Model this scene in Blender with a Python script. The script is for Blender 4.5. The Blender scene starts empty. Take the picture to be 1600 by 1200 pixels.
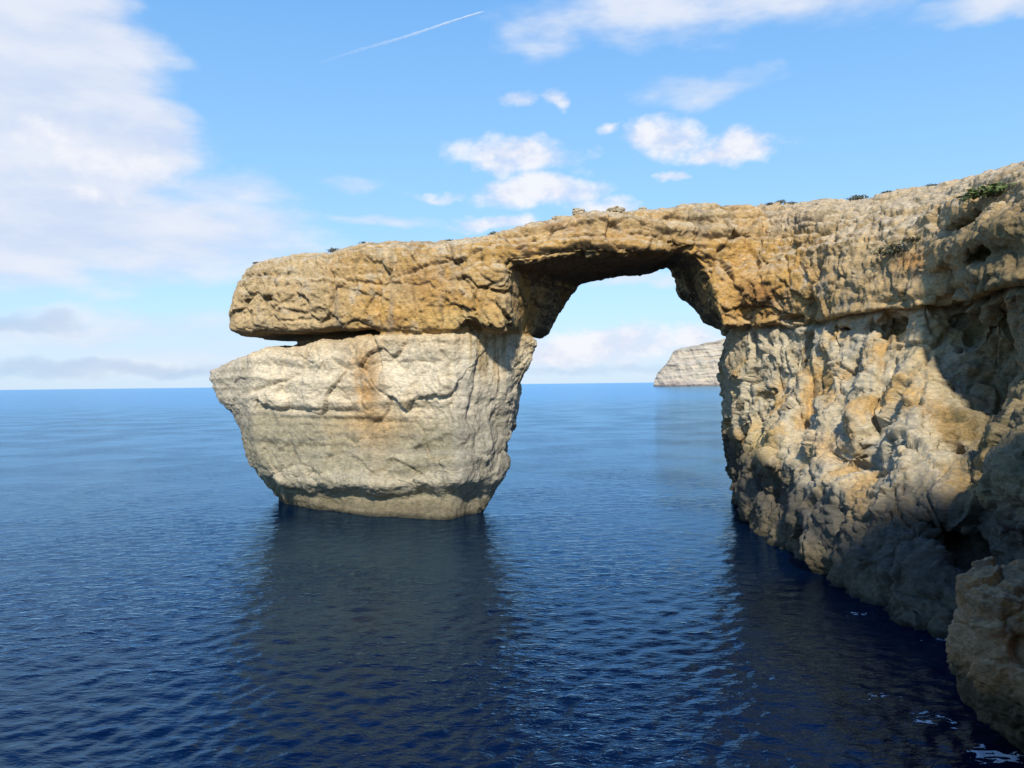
import bpy, bmesh, math, random
import numpy as np
from mathutils import Matrix, Vector
R = math.radians
random.seed(7)
rng = np.random.default_rng(11)
scene = bpy.context.scene
C = scene.collection

# ------------------------------------------------------------------ camera
FPX, CAMZ, ROLL = 1280.0, 14.2, R(0.65)
cam_d = bpy.data.cameras.new('camera')
cam_d.sensor_width = 36.0
cam_d.lens = 36.0 * FPX / 1600.0
cam_d.clip_start = 0.1
cam_d.clip_end = 200000.0
cam = bpy.data.objects.new('camera', cam_d)
C.objects.link(cam)
cr, sr = math.cos(ROLL), math.sin(ROLL)
rt, up, bk = Vector((cr, 0, -sr)), Vector((sr, 0, cr)), Vector((0, -1, 0))
M = Matrix((rt, up, bk)).transposed().to_4x4()
M.translation = (0, 0, CAMZ)
cam.matrix_world = M
scene.camera = cam

# ------------------------------------------------------------------ light
SUN_AZ, SUN_EL = 184.0, 37.0
def sun_dir():
    a, e = R(SUN_AZ), R(SUN_EL)
    return Vector((math.sin(a)*math.cos(e), math.cos(a)*math.cos(e), math.sin(e)))
sd = bpy.data.lights.new('sun', 'SUN')
sd.energy = 4.6
sd.angle = R(3.0)
sd.color = (1.0, 0.92, 0.78)
sun = bpy.data.objects.new('sun', sd)
C.objects.link(sun)
sun.rotation_euler = sun_dir().to_track_quat('Z', 'Y').to_euler()
sun.location = (40, -60, 90)

scene.render.engine = 'CYCLES'
scene.view_settings.view_transform = 'Standard'
scene.view_settings.look = 'None'
scene.view_settings.gamma = 1.0
scene.view_settings.exposure = 0.0
scene.view_settings.use_curve_mapping = False

world = bpy.data.worlds.new('World')
scene.world = world
world.use_nodes = True
SKY_STRENGTH = 0.1
class NT:
    """tiny helper to write node graphs as expressions"""
    def __init__(s, tree): s.t = tree; s.n = tree.nodes; s.l = tree.links
    def put(s, sock, v):
        if v is None: return
        if hasattr(v, 'is_output'): s.l.new(v, sock)
        else: sock.default_value = v
    def m(s, op, a, b=None, c=None, clamp=False):
        n = s.n.new('ShaderNodeMath'); n.operation = op; n.use_clamp = clamp
        s.put(n.inputs[0], a); s.put(n.inputs[1], b); s.put(n.inputs[2], c)
        return n.outputs[0]
    def comb(s, x, y, z):
        n = s.n.new('ShaderNodeCombineXYZ')
        for i, v in enumerate((x, y, z)): s.put(n.inputs[i], v)
        return n.outputs[0]
    def noise(s, vec, scale, detail=4, rough=0.5, dist=0.0):
        n = s.n.new('ShaderNodeTexNoise')
        s.put(n.inputs['Vector'], vec); n.inputs['Scale'].default_value = scale
        n.inputs['Detail'].default_value = detail; n.inputs['Roughness'].default_value = rough
        n.inputs['Distortion'].default_value = dist
        return n.outputs['Fac']
    def ss(s, v, a, b, c=0.0, d=1.0, kind='SMOOTHSTEP'):
        n = s.n.new('ShaderNodeMapRange'); n.interpolation_type = kind
        s.put(n.inputs[0], v)
        for i, k in enumerate((a, b, c, d)): s.put(n.inputs[1+i], k)
        return n.outputs[0]
    def mix(s, f, a, b, kind='MIX'):
        n = s.n.new('ShaderNodeMix'); n.data_type = 'RGBA'; n.blend_type = kind
        s.put(n.inputs[0], f); s.put(n.inputs[6], a); s.put(n.inputs[7], b)
        return n.outputs[2]

def pix_dir(px, py):
    u, v = (px-800)/FPX, -(py-600)/FPX
    return u*cr + v*sr, -u*sr + v*cr     # x/y, z/y
def azel(px, py):
    X, Z = pix_dir(px, py)
    return math.atan(X), math.atan2(Z, math.hypot(1, X))

def build_world():
    w = NT(world.node_tree); w.n.clear()
    out = w.n.new('ShaderNodeOutputWorld'); bg = w.n.new('ShaderNodeBackground')
    sky = w.n.new('ShaderNodeTexSky'); sky.sky_type = 'NISHITA'; sky.sun_disc = False
    sky.sun_elevation = R(SUN_EL); sky.sun_rotation = R(SUN_AZ)
    sky.air_density = 1.0; sky.dust_density = 0.4; sky.ozone_density = 1.6
    sky.altitude = 0
    tc = w.n.new('ShaderNodeTexCoord')
    sp = w.n.new('ShaderNodeSeparateXYZ'); w.l.new(tc.outputs['Generated'], sp.inputs[0])
    az = w.m('ARCTAN2', sp.outputs[0], sp.outputs[1])
    el = w.m('ARCSINE', sp.outputs[2])
    k = 1.0/SKY_STRENGTH
    rp = w.n.new('ShaderNodeValToRGB'); cr_ = rp.color_ramp
    stops = [(0, (.60,.77,.96)), (.06, (.50,.75,1.0)), (.16, (.34,.66,1.0)), (.28, (.21,.52,1.0)), (.36, (.11,.36,.93)), (.46, (.055,.22,.72)), (.7, (.03,.13,.50)), (1, (.022,.09,.38))]
    while len(cr_.elements) < len(stops): cr_.elements.new(.5)
    for e_, (p_, c_) in zip(cr_.elements, stops): e_.position = p_; e_.color = (*c_, 1)
    w.l.new(w.m('DIVIDE', el, math.pi/2, clamp=True), rp.inputs[0])
    grad = w.mix(1.0, rp.outputs[0], (k, k, k, 1), 'MULTIPLY')
    base = w.mix(.7, w.mix(1.0, sky.outputs[0], (1.2, 1.6, 2.0, 1), 'MULTIPLY'), grad)
    # ragged warp of the coordinates so that the cloud edges billow
    vec = w.comb(w.m('MULTIPLY', az, 1.0), w.m('MULTIPLY', el, 1.45), 0.37)
    wn = w.n.new('ShaderNodeTexNoise'); wn.inputs['Scale'].default_value = 13; wn.inputs['Detail'].default_value = 5
    w.l.new(vec, wn.inputs['Vector'])
    ws = w.n.new('ShaderNodeSeparateXYZ'); w.l.new(wn.outputs['Color'], ws.inputs[0])
    waz = w.m('ADD', az, w.m('MULTIPLY', w.m('SUBTRACT', ws.outputs[0], 0.5), 0.10))
    wel = w.m('ADD', el, w.m('MULTIPLY', w.m('SUBTRACT', ws.outputs[1], 0.5), 0.045))
    def field(blobs):
        acc = None
        for px, py, rx, ry, wt in blobs:
            a, e = azel(px, py)
            sx = FPX/rx/ (math.cos(a)**-2); sx = 1.0/(rx/FPX*math.cos(a)**2)
            sy = 1.0/(ry/FPX*math.cos(a))
            dx = w.m('MULTIPLY', w.m('SUBTRACT', waz, a), sx)
            dy = w.m('MULTIPLY', w.m('SUBTRACT', wel, e), sy)
            q = w.m('ADD', w.m('MULTIPLY', dx, dx), w.m('MULTIPLY', dy, dy))
            f = w.m('MULTIPLY', w.m('SUBTRACT', 1.0, q), wt)
            acc = f if acc is None else w.m('MAXIMUM', acc, f)
        return w.m('MAXIMUM', acc, -1.0)
    n1 = w.noise(vec, 19, 9, 0.6)
    n2 = w.noise(w.comb(az, w.m('MULTIPLY', el, 3.0), 2.1), 9, 7, 0.55)
    # veil and stratus: soft, lavender white
    veil = field([(40,80,270,190,1.15),(110,215,250,120,1.2),(0,330,400,140,1.1),(200,365,360,90,.8),
                  (330,300,150,40,.45),(150,520,560,40,.45),(600,560,700,40,.4),
                  (1180,-5,430,52,.55),(1570,0,170,26,.5),(850,45,75,45,.38),(1095,135,115,30,.42),(600,343,95,11,.40),
                  (565,290,60,16,.34),(470,388,60,14,.4),(-300,150,300,300,.8),(1500,-200,500,160,.6),
                  (1000,440,80,14,.4)])
    va = w.ss(w.m('ADD', veil, w.m('MULTIPLY', w.m('SUBTRACT', n2, 0.5), 1.25)), -0.1, 0.75, 0.0, 0.92)
    puff = field([(815,243,112,34,1),(770,250,60,24,.8),(845,300,122,27,1),(775,348,72,16,.9),(935,324,68,16,.75),(690,306,52,10,.55),
                  (1040,215,58,32,.9),(1140,228,98,26,1),(1055,270,32,11,.8),(960,200,28,9,.7),
                  (812,150,36,13,.75),(868,152,30,13,.7),(930,235,30,10,.5),(870,545,70,32,1),(960,540,120,36,.95),(1080,530,70,32,1),
                  (150,230,150,45,.45),(150,300,60,14,.5)])
    pa = w.ss(w.m('ADD', puff, w.m('MULTIPLY', w.m('SUBTRACT', n1, 0.5), 2.5)), -0.15, 1.05, 0.0, 0.95)
    low = field([(40,503,110,20,.9),(210,575,230,17,.9),(60,585,160,18,.8),(370,570,100,9,.5),(900,578,260,9,.5)])
    la = w.ss(w.m('ADD', low, w.m('MULTIPLY', w.m('SUBTRACT', n1, 0.5), 1.4)), -.1, 0.9, 0.0, 0.45)
    shade = w.ss(n1, 0.35, 0.62)
    vcol = w.mix(w.ss(n2, .3, .68), (0.66*k, 0.745*k, 0.93*k, 1), (0.83*k, 0.87*k, 0.96*k, 1))
    pcol = w.mix(shade, (0.72*k, 0.77*k, 0.93*k, 1), (0.93*k, 0.94*k, 0.99*k, 1))
    # generic cloud cover over the part of the sky that the photograph does not show
    hz = w.ss(el, 0.0, 0.14, 0.5, 0.0)
    c = w.mix(hz, base, (0.66*k, 0.78*k, 0.97*k, 1))
    c = w.mix(va, c, vcol)
    c = w.mix(pa, c, pcol)
    c = w.mix(la, c, (0.38*k, 0.54*k, 0.78*k, 1))
    w.l.new(c, bg.inputs[0]); bg.inputs[1].default_value = SKY_STRENGTH
    w.l.new(bg.outputs[0], out.inputs[0])
build_world()

# ------------------------------------------------------------------ numeric helpers
def P(px, py, d):
    X, Z = pix_dir(px, py)
    return np.array((X*d, d, CAMZ + Z*d))
def project(p):
    x, y, z = p[:,0], np.maximum(p[:,1], .1), p[:,2]-CAMZ
    u = (x*cr - z*sr)/y; v = (x*sr + z*cr)/y
    return 800+u*FPX, 600-v*FPX

PERM = rng.permutation(512).astype(np.int32)
PERM = np.concatenate([PERM, PERM, PERM])
GR = rng.normal(size=(512,3)).astype(np.float32)
GR /= np.linalg.norm(GR, axis=1)[:,None]
RV = rng.random((512,4)).astype(np.float32)
def perlin(p):
    p = p.astype(np.float32)
    i = np.floor(p).astype(np.int32); f = p - i; i &= 511
    w = f*f*f*(f*(f*6-15)+10)
    out = 0
    for dx in (0,1):
        hx = PERM[(i[:,0]+dx) & 511]; wx = w[:,0] if dx else 1-w[:,0]
        for dy in (0,1):
            hy = PERM[(hx+i[:,1]+dy) & 511]; wy = w[:,1] if dy else 1-w[:,1]
            for dz in (0,1):
                g = GR[PERM[(hy+i[:,2]+dz) & 511]]; wz = w[:,2] if dz else 1-w[:,2]
                dot = g[:,0]*(f[:,0]-dx)+g[:,1]*(f[:,1]-dy)+g[:,2]*(f[:,2]-dz)
                out = out + dot*(wx*wy*wz)
    return out*1.5
def fbm(p, octv=4, gain=.5, lac=2.03, ridge=False):
    s, a, t = 0, 1.0, 0
    for k in range(octv):
        n = perlin(p*(lac**k) + 17.3*k)
        if ridge: n = 1-2*np.abs(n)
        s = s + a*n; t += a; a *= gain
    return s/t
def worley(p):
    """F1, F2 and a random value of the nearest cell"""
    p = p.astype(np.float32)
    i = np.floor(p).astype(np.int32); f = p-i
    f1 = np.full(len(p), 9., np.float32); f2 = f1.copy(); rid = np.zeros((len(p),4), np.float32)
    off = np.zeros((len(p),3), np.float32)
    for dx in (-1,0,1):
        for dy in (-1,0,1):
            for dz in (-1,0,1):
                h = PERM[(PERM[(PERM[(i[:,0]+dx)&511]+i[:,1]+dy)&511]+i[:,2]+dz)&511]
                r = RV[h]
                q = np.stack([r[:,0]+dx, r[:,1]+dy, r[:,2]+dz], 1) - f
                d = (q*q).sum(1)
                m = d < f1
                f2 = np.where(m, f1, np.minimum(f2, d)); f1 = np.where(m, d, f1)
                rid[m] = GRV[h[m]]; off[m] = q[m]
    return np.sqrt(f1), np.sqrt(f2), rid, off
GRV = (rng.random((512,4))*2-1).astype(np.float32)
def sstep(x, a, b):
    t = np.clip((x-a)/(b-a), 0, 1); return t*t*(3-2*t)

def poly_sdf(A, B, poly):
    """signed distance of the points (A,B) to a closed polygon"""
    poly = np.asarray(poly, float); n = len(poly)
    d = np.full(A.shape, 1e9); s = np.zeros(A.shape, bool)
    for k in range(n):
        x0, y0 = poly[k]; x1, y1 = poly[(k+1)%n]
        ex, ey = x1-x0, y1-y0; wx, wy = A-x0, B-y0
        t = np.clip((wx*ex+wy*ey)/max(ex*ex+ey*ey,1e-9), 0, 1)
        d = np.minimum(d, (wx-ex*t)**2+(wy-ey*t)**2)
        c = ((y0 <= B) != (y1 <= B))
        xi = x0 + (B-y0)*(ex/(ey if abs(ey) > 1e-9 else 1e-9))
        s ^= c & (A < xi)
    d = np.sqrt(d)
    return np.where(s, -d, d)
def lerp_rows(keys, rows, q):
    keys = np.asarray(keys, float); rows = np.asarray(rows, float)
    i = int(np.clip(np.searchsorted(keys, q)-1, 0, len(keys)-2))
    t = np.clip((q-keys[i])/(keys[i+1]-keys[i]), 0, 1)
    return rows[i]*(1-t)+rows[i+1]*t
def blur(f, n=1):
    for _ in range(n):
        for ax in range(3):
            g = f.copy()
            sl = [slice(None)]*3; a = sl.copy(); b = sl.copy(); c = sl.copy()
            a[ax] = slice(1,-1); b[ax] = slice(0,-2); c[ax] = slice(2,None)
            g[tuple(a)] = .5*f[tuple(a)]+.25*(f[tuple(b)]+f[tuple(c)])
            f = g
    return f
def surface_nets(f, org, h):
    nx, ny, nz = f.shape
    ins = f < 0
    cnt = np.zeros((nx-1,ny-1,nz-1), np.int8)
    for a in (0,1):
        for b in (0,1):
            for c in (0,1):
                cnt += ins[a:nx-1+a, b:ny-1+b, c:nz-1+c]
    act = (cnt > 0) & (cnt < 8)
    ci = np.argwhere(act)
    idx = np.full(act.shape, -1, np.int64); idx[act] = np.arange(len(ci))
    pos = np.zeros((len(ci),3)); num = np.zeros(len(ci))
    cor = [(a,b,c) for a in (0,1) for b in (0,1) for c in (0,1)]
    val = {k: f[ci[:,0]+k[0], ci[:,1]+k[1], ci[:,2]+k[2]] for k in cor}
    for k in cor:
        for ax in range(3):
            if k[ax] == 0:
                k2 = list(k); k2[ax] = 1; k2 = tuple(k2)
                v0, v1 = val[k], val[k2]
                m = (v0 < 0) != (v1 < 0)
                t = np.where(m, v0/np.where(m, v0-v1, 1), 0)
                q = np.tile(np.array(k, float), (len(ci),1)); q[:,ax] += t
                pos += q*m[:,None]; num += m
    V = (ci + pos/num[:,None])*h + np.array(org)
    F = []
    for ax in range(3):
        b, c = [(1,2),(2,0),(0,1)][ax]
        s0 = [slice(None)]*3; s1 = [slice(None)]*3
        s0[ax] = slice(0,-1); s1[ax] = slice(1,None)
        ch = ins[tuple(s0)] != ins[tuple(s1)]
        e = np.argwhere(ch)
        ok = (e[:,b] > 0) & (e[:,c] > 0) & (e[:,b] < f.shape[b]-1) & (e[:,c] < f.shape[c]-1)
        e = e[ok]
        fl = ins[tuple(s0)][e[:,0],e[:,1],e[:,2]]
        q = []
        for db, dc in ((1,1),(0,1),(0,0),(1,0)):
            g = e.copy(); g[:,b] -= db; g[:,c] -= dc
            q.append(idx[g[:,0],g[:,1],g[:,2]])
        q = np.stack(q, 1)
        q[~fl] = q[~fl][:,::-1]
        F.append(q)
    F = np.concatenate(F)
    F = F[(F >= 0).all(1)]
    return V, F
def to_mesh(name, V, F, smooth=True):
    me = bpy.data.meshes.new(name)
    V = np.ascontiguousarray(V, np.float32); F = np.ascontiguousarray(F, np.int32)
    k = F.shape[1]
    me.vertices.add(len(V)); me.vertices.foreach_set('co', V.ravel())
    me.loops.add(F.size); me.loops.foreach_set('vertex_index', F.ravel())
    me.polygons.add(len(F))
    me.polygons.foreach_set('loop_start', np.arange(0, F.size, k, dtype=np.int32))
    me.update(calc_edges=True)
    me.polygons.foreach_set('use_smooth', np.full(len(F), smooth, bool))
    return me
def subdivide(V, F, lev):
    me = to_mesh('tmp', V, F)
    o = bpy.data.objects.new('tmp', me); C.objects.link(o)
    md = o.modifiers.new('s', 'SUBSURF'); md.levels = lev; md.render_levels = lev
    dg = bpy.context.evaluated_depsgraph_get(); dg.update()
    ev = o.evaluated_get(dg); m2 = ev.to_mesh()
    V2 = np.empty(len(m2.vertices)*3, np.float32); m2.vertices.foreach_get('co', V2)
    F2 = np.empty(len(m2.loops), np.int32); m2.loops.foreach_get('vertex_index', F2)
    ev.to_mesh_clear()
    bpy.data.objects.remove(o); bpy.data.meshes.remove(me)
    return V2.reshape(-1,3).astype(np.float64), F2.reshape(-1,4)
def normals(V, F):
    a = V[F[:,2]]-V[F[:,0]]; b = V[F[:,3]]-V[F[:,1]]
    n = np.cross(a, b); N = np.zeros_like(V)
    for k in range(3):
        N[:,k] = sum(np.bincount(F[:,j], n[:,k], len(V)) for j in range(4))
    return N/np.maximum(np.linalg.norm(N, axis=1), 1e-9)[:,None]
def smooth_vec(N, F, it):
    for _ in range(it):
        A = np.zeros_like(N)
        c = N[F].mean(1)
        for k in range(3):
            A[:,k] = sum(np.bincount(F[:,j], c[:,k], len(N)) for j in range(4))
        N = A/np.maximum(np.linalg.norm(A, axis=1), 1e-9)[:,None]
    return N
def add_col(me, col, name='col'):
    at = me.color_attributes.new(name, 'FLOAT_COLOR', 'POINT')
    c4 = np.ones((len(col),4), np.float32); c4[:,:3] = col
    at.data.foreach_set('color', c4.ravel())
def submesh(name, V, F, col, mask):
    f = F[mask]; u, inv = np.unique(f.ravel(), return_inverse=True)
    me = to_mesh(name, V[u], inv.reshape(f.shape))
    add_col(me, col[u])
    return me
def link(name, me, mat=None, parent=None):
    o = bpy.data.objects.new(name, me); C.objects.link(o)
    if mat: me.materials.append(mat)
    if parent: o.parent = parent
    return o
def tag(o, label, cat, group=None):
    o['label'] = label; o['category'] = cat
    if group: o['group'] = group
    return o
def empty(name, loc=(0,0,0)):
    o = bpy.data.objects.new(name, None); C.objects.link(o); o.location = loc
    o.empty_display_size = 1
    return o

# ------------------------------------------------------------------ materials
def rock_material(name, bump_scale=1.0, var=.35):
    m = bpy.data.materials.new(name); m.use_nodes = True
    w = NT(m.node_tree); b = w.n['Principled BSDF']
    at = w.n.new('ShaderNodeAttribute'); at.attribute_name = 'col'
    geo = w.n.new('ShaderNodeNewGeometry'); pos = geo.outputs['Position']
    mp = w.n.new('ShaderNodeMapping'); w.l.new(pos, mp.inputs[0]); mp.inputs['Scale'].default_value = (1,1,2.2)
    q = mp.outputs[0]
    nf = w.noise(q, 2.6*bump_scale, 8, .68)
    nc = w.noise(pos, 9*bump_scale, 4, .6)
    v = w.ss(nf, .3, .7, 1-var, 1+var, 'LINEAR')
    hsv = w.n.new('ShaderNodeHueSaturation'); w.l.new(at.outputs['Color'], hsv.inputs['Color'])
    w.l.new(v, hsv.inputs['Value'])
    w.l.new(w.ss(nc, .3, .7, .82, 1.18, 'LINEAR'), hsv.inputs['Saturation'])
    # small dark lichen and pit specks
    sp = w.noise(pos, 3.1*bump_scale, 6, .7)
    c = w.mix(w.ss(sp, .60, .70, 0, .45), hsv.outputs[0], (.10,.085,.06,1))
    w.l.new(c, b.inputs['Base Color'])
    b.inputs['Roughness'].default_value = .93
    b.inputs['Specular IOR Level'].default_value = .2
    bp = w.n.new('ShaderNodeBump'); bp.inputs['Strength'].default_value = .9; bp.inputs['Distance'].default_value = .16/bump_scale
    rg = w.n.new('ShaderNodeTexNoise'); rg.noise_type = 'RIDGED_MULTIFRACTAL'; w.l.new(q, rg.inputs['Vector'])
    rg.inputs['Scale'].default_value = 1.1*bump_scale; rg.inputs['Detail'].default_value = 6; rg.inputs['Roughness'].default_value = .6
    h = w.m('ADD', w.m('ADD', nf, w.m('MULTIPLY', nc, .35)), w.m('MULTIPLY', rg.outputs['Fac'], -.35))
    w.l.new(h, bp.inputs['Height']); w.l.new(bp.outputs[0], b.inputs['Normal'])
    return m
ROCK = rock_material('limestone')

# ------------------------------------------------------------------ the rock mass (arch and cliff)
H = 0.55
ORG = (-41.0, 24.0, -2.6)
DIM = (171, 168, 72)
def build_field():
    gx = ORG[0]+H*np.arange(DIM[0]); gy = ORG[1]+H*np.arange(DIM[1]); gz = ORG[2]+H*np.arange(DIM[2])
    f = np.full(DIM, 50.0)
    XY = np.meshgrid(gx, gy, indexing='ij')
    def X(px, d): return (px-800)/FPX*d
    # --- pillar: horizontal sections  (px, depth) for left edge, left corner, middle, front corner, right edge
    pk = [-3, 0, .9, 1.9, 2.7, 3.4, 4.6, 6.5, 9, 11, 13, 15.5, 17.2, 19, 21.5]
    pr = [[(430,104),(475,95.5),(600,88.6),(690,86),(750,91)],
          [(430,104),(475,95.5),(600,88.6),(690,86),(750,91)],
          [(424,103),(462,95.9),(590,89.9),(700,87.2),(757,91.5)],
          [(415,102),(450,96.9),(585,91.2),(706,88.6),(766,92)],
          [(407,102),(440,96.2),(575,90.2),(712,87.4),(772,92)],
          [(400,101),(432,95),(572,88.2),(716,85.8),(777,92)],
          [(389,101),(418,95.4),(572,88.8),(717,86),(785,92)],
          [(379,100),(402,96),(570,89.8),(717,86.2),(795,92.5)],
          [(373,100),(396,96.2),(566,90.6),(716,86.5),(803,93)],
          [(360,100),(394,96.5),(565,91),(712,86.7),(809,93)],
          [(338,100),(392,96.5),(562,91),(706,86.7),(815,93)],
          [(325,100),(390,96.5),(560,91),(703,86.7),(829,93)],
          [(326,100),(392,96.5),(560,91),(702,86.7),(839,93)],
          [(336,100),(395,96.5),(560,91),(702,86.7),(845,93)],
          [(345,100),(395,96.5),(560,91),(703,86.7),(848,93)]]
    rows = []
    for r in pr:
        p = [(X(a,d), d) for a, d in r]
        p += [(X(r[4][0],109)-2.0, 109), (X(r[0][0],112)+4, 112)]
        rows.append(p)
    for k, z in enumerate(gz):
        if z <= 22: f[:,:,k] = np.minimum(f[:,:,k], np.maximum(poly_sdf(*XY, lerp_rows(pk, rows, z)), z-20.45))
    # --- slab: sections across x     px, top y, front bottom y, front depth
    sk = [(358,478,517,98.2),(361,458,517,97.8),(368,436,518,97.3),(383,418,520,96.6),(396,410,520,96.1),(450,401,520,94.0),(520,395,519,91.5),(560,386,518,90.3),(600,379,517,89.2),
          (680,380,517,87.6),(740,374,514,86),(800,360,510,85),(870,346,510,84.6),(910,341,510,84.5),(950,335,510,84.5),(985,333,510,84.8),
          (1050,329,510,86),(1100,325,510,87.5),(1200,322,500,89),(1300,322,480,92)]
    keys, rows = [], []
    for px, ty, by, df in sk:
        keys.append(P(px, 500, df)[0])
        zt = P(px, ty, df+2)[2]; zb = P(px, by, df)[2] if px < 730 else 20.0
        hh = zt-zb
        rows.append([(df-.25, zb), (df-.3, zb+hh*.25), (df-.3, zb+hh*.55), (df+.2, zb+hh*.8), (df+.9, zt-.35), (df+2.2, zt), (df+20, zt-.6), (df+21, zb)])
    YZ = np.meshgrid(gy, gz, indexing='ij')
    for i, x in enumerate(gx):
        if keys[0]-1.2 < x < keys[-1]:
            d = poly_sdf(*YZ, lerp_rows(keys, rows, x))
            d = np.maximum(d, keys[0]-x)
            f[i] = np.minimum(f[i], d)
    # --- opening under the slab: sections along depth
    fr = [(785,530),(784,470),(780,412),(825,412),(900,399),(1034,393),(1066,380),(1112,412),(1126,490),(1136,514),(1136,530)]
    re = [(850,526),(868,506),(909,447),(935,443),(962,438),(1024,422),(1050,406),(1070,458),(1105,490),(1136,512),(1136,526)]
    A = np.array([P(a,b,84)[[0,2]] for a,b in fr]); B = np.array([P(a,b,105.5)[[0,2]] for a,b in re])
    for q in (A, B): q[0,1] = 19.6; q[-1,1] = 18.2
    XZ = np.meshgrid(gx, gz, indexing='ij')
    for j, y in enumerate(gy):
        if 76 < y < 113:
            t = (y-84)/21.5
            t = max(0, t) if t < 1 else 1+(t-1)*.2
            d = poly_sdf(*XZ, A*(1-t)+B*t)
            f[:,j,:] = np.maximum(f[:,j,:], -d)
    # --- cliff: horizontal sections, (px, depth)
    ck = [-3, 0, 1.2, 3.5, 8, 14, 19, 20.5, 24, 27.5, 30, 32.5, 34.5, 36]
    cc = [[(1152,106),(1153,98),(1180,80),(1217,70),(1252,65.5),(1292,59),(1332,53),(1400,48.5),(1480,45),(1560,44),(1640,40),(1800,32),(2150,24)],
          [(1152,106),(1153,98),(1180,80),(1217,70),(1252,65.5),(1292,59),(1332,53),(1400,48.5),(1480,45),(1560,44),(1640,40),(1800,32),(2150,24)],
          [(1151,106),(1152,98.5),(1179,82),(1216,71.5),(1253,67),(1293,60.8),(1334,54.8),(1400,49.8),(1480,46),(1560,45),(1640,40),(1800,32),(2150,24)],
          [(1147,106),(1145,97),(1160,87),(1193,74),(1236,66.5),(1288,60),(1340,54.6),(1400,51.5),(1480,48),(1545,46),(1600,40),(1760,33),(2150,24)],
          [(1143,106),(1137,95),(1152,90),(1180,83),(1230,75),(1290,68),(1340,62),(1400,57),(1470,53),(1540,52),(1590,43),(1760,37),(2250,26)],
          [(1138,106),(1134,94),(1180,88),(1245,82),(1268,83),(1290,76),(1350,70),(1430,64),(1475,61),(1540,60),(1600,53),(1840,43),(2445,28)],
          [(1142,107),(1139,92),(1200,86.5),(1260,81.5),(1272,82.5),(1298,76),(1380,70),(1465,64),(1500,62.5),(1550,58),(1620,50),(1840,42.5),(2445,28)],
          [(1142,107),(1137,91.3),(1200,85.6),(1262,80.6),(1274,81),(1298,75.3),(1380,69.3),(1465,63.5),(1500,61.5),(1550,57.5),(1620,50),(1840,42),(2445,28)],
          [(1142,107),(1130,90.5),(1200,85.6),(1258,80.8),(1272,79.5),(1300,76),(1380,70),(1455,64),(1500,60),(1550,56),(1620,50),(1840,42),(2445,28)],
          [(1142,107),(1128,90.5),(1200,86.5),(1260,82),(1272,81),(1300,78),(1380,72.5),(1450,67.5),(1500,62.5),(1550,58.5),(1620,53),(1840,45),(2445,30)],
          [(1150,105),(1140,92),(1200,88.5),(1260,84),(1272,83.5),(1300,81.5),(1380,77),(1450,73),(1500,69),(1560,65),(1620,61),(1720,55),(2100,38)],
          [(1170,104),(1150,94),(1200,91.5),(1260,88),(1272,87.5),(1300,86),(1380,82),(1450,79),(1500,76),(1560,72),(1620,69),(1720,64),(2100,48)],
          [(1200,103),(1180,97),(1220,96),(1270,94),(1280,94),(1310,92),(1390,90),(1460,90),(1510,89),(1570,86),(1630,84),(1730,80),(2100,64)],
          [(1200,112),(1190,111),(1230,110),(1270,110),(1290,110),(1320,110),(1400,109),(1470,108),(1520,108),(1580,107),(1640,106),(1740,105),(2100,104)]]
    rows = [[(X(a,d), d) for a, d in r]+[(90,20),(90,r[0][1])] for r in cc]
    for k, z in enumerate(gz):
        d = np.maximum(poly_sdf(*XY, lerp_rows(ck, rows, z)), z-35.5)
        f[:,:,k] = np.minimum(f[:,:,k], d)
    # --- gap between slab and pillar on the seaward side
    Xg, Yg, Zg = np.meshgrid(gx, gy, gz, indexing='ij', sparse=True)
    zlo = np.interp(gx, [P(335,600,97)[0], P(350,600,97)[0], P(422,600,96)[0], P(560,600,92)[0], P(610,600,90)[0]], [16.6, 17.2, 18.7, 19.1, 19.6])[:,None,None]
    zhi = np.interp(gx, [P(350,600,97)[0], P(600,600,90)[0]], [20.6, 20.4])[:,None,None]
    fd = np.interp(gx, [P(a,600,d)[0] for a, d in ((350,99),(450,95),(520,92.6),(600,90))], [99,95,92.6,90])[:,None,None]
    deep = np.interp(gx, [P(400,600,96)[0], P(440,600,95)[0], P(600,600,90)[0]], [40, 7, 3.5])[:,None,None]
    gap = np.maximum(np.maximum(zlo-Zg, Zg-zhi), np.maximum(Yg-(fd+deep), Xg-P(603,600,90)[0]))
    f = np.maximum(f, -gap)
    f = blur(f, 1)
    # --- large relief
    G = np.stack(np.meshgrid(gx, gy, gz, indexing='ij'), -1).reshape(-1,3)
    near = np.abs(f).ravel() < 3
    n = np.zeros(len(G)); g = G[near]
    n[near] = fbm(g*np.array((.16,.16,.13)), 3)*.9*(1-.8*np.exp(-((g[:,2]-20)/1.2)**2)*(g[:,0] < -13)) + np.abs(perlin(g*np.array((.2,.2,.09))+40))*.9-.35
    sc = np.where(G[:,0] > 18, 1.0, .42)
    f = f + (n*sc).reshape(f.shape)
    def hit(px, py):
        ds = np.arange(30, 115, .2); X_, Z_ = pix_dir(px, py)
        q = np.stack([X_*ds, ds, CAMZ+Z_*ds], 1)
        ii = np.round((q-np.array(ORG))/H).astype(int)
        ok = ((ii >= 0) & (ii < np.array(DIM))).all(1)
        for k in np.nonzero(ok)[0]:
            if f[tuple(ii[k])] < 0: return q[k]
        return None
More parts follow.
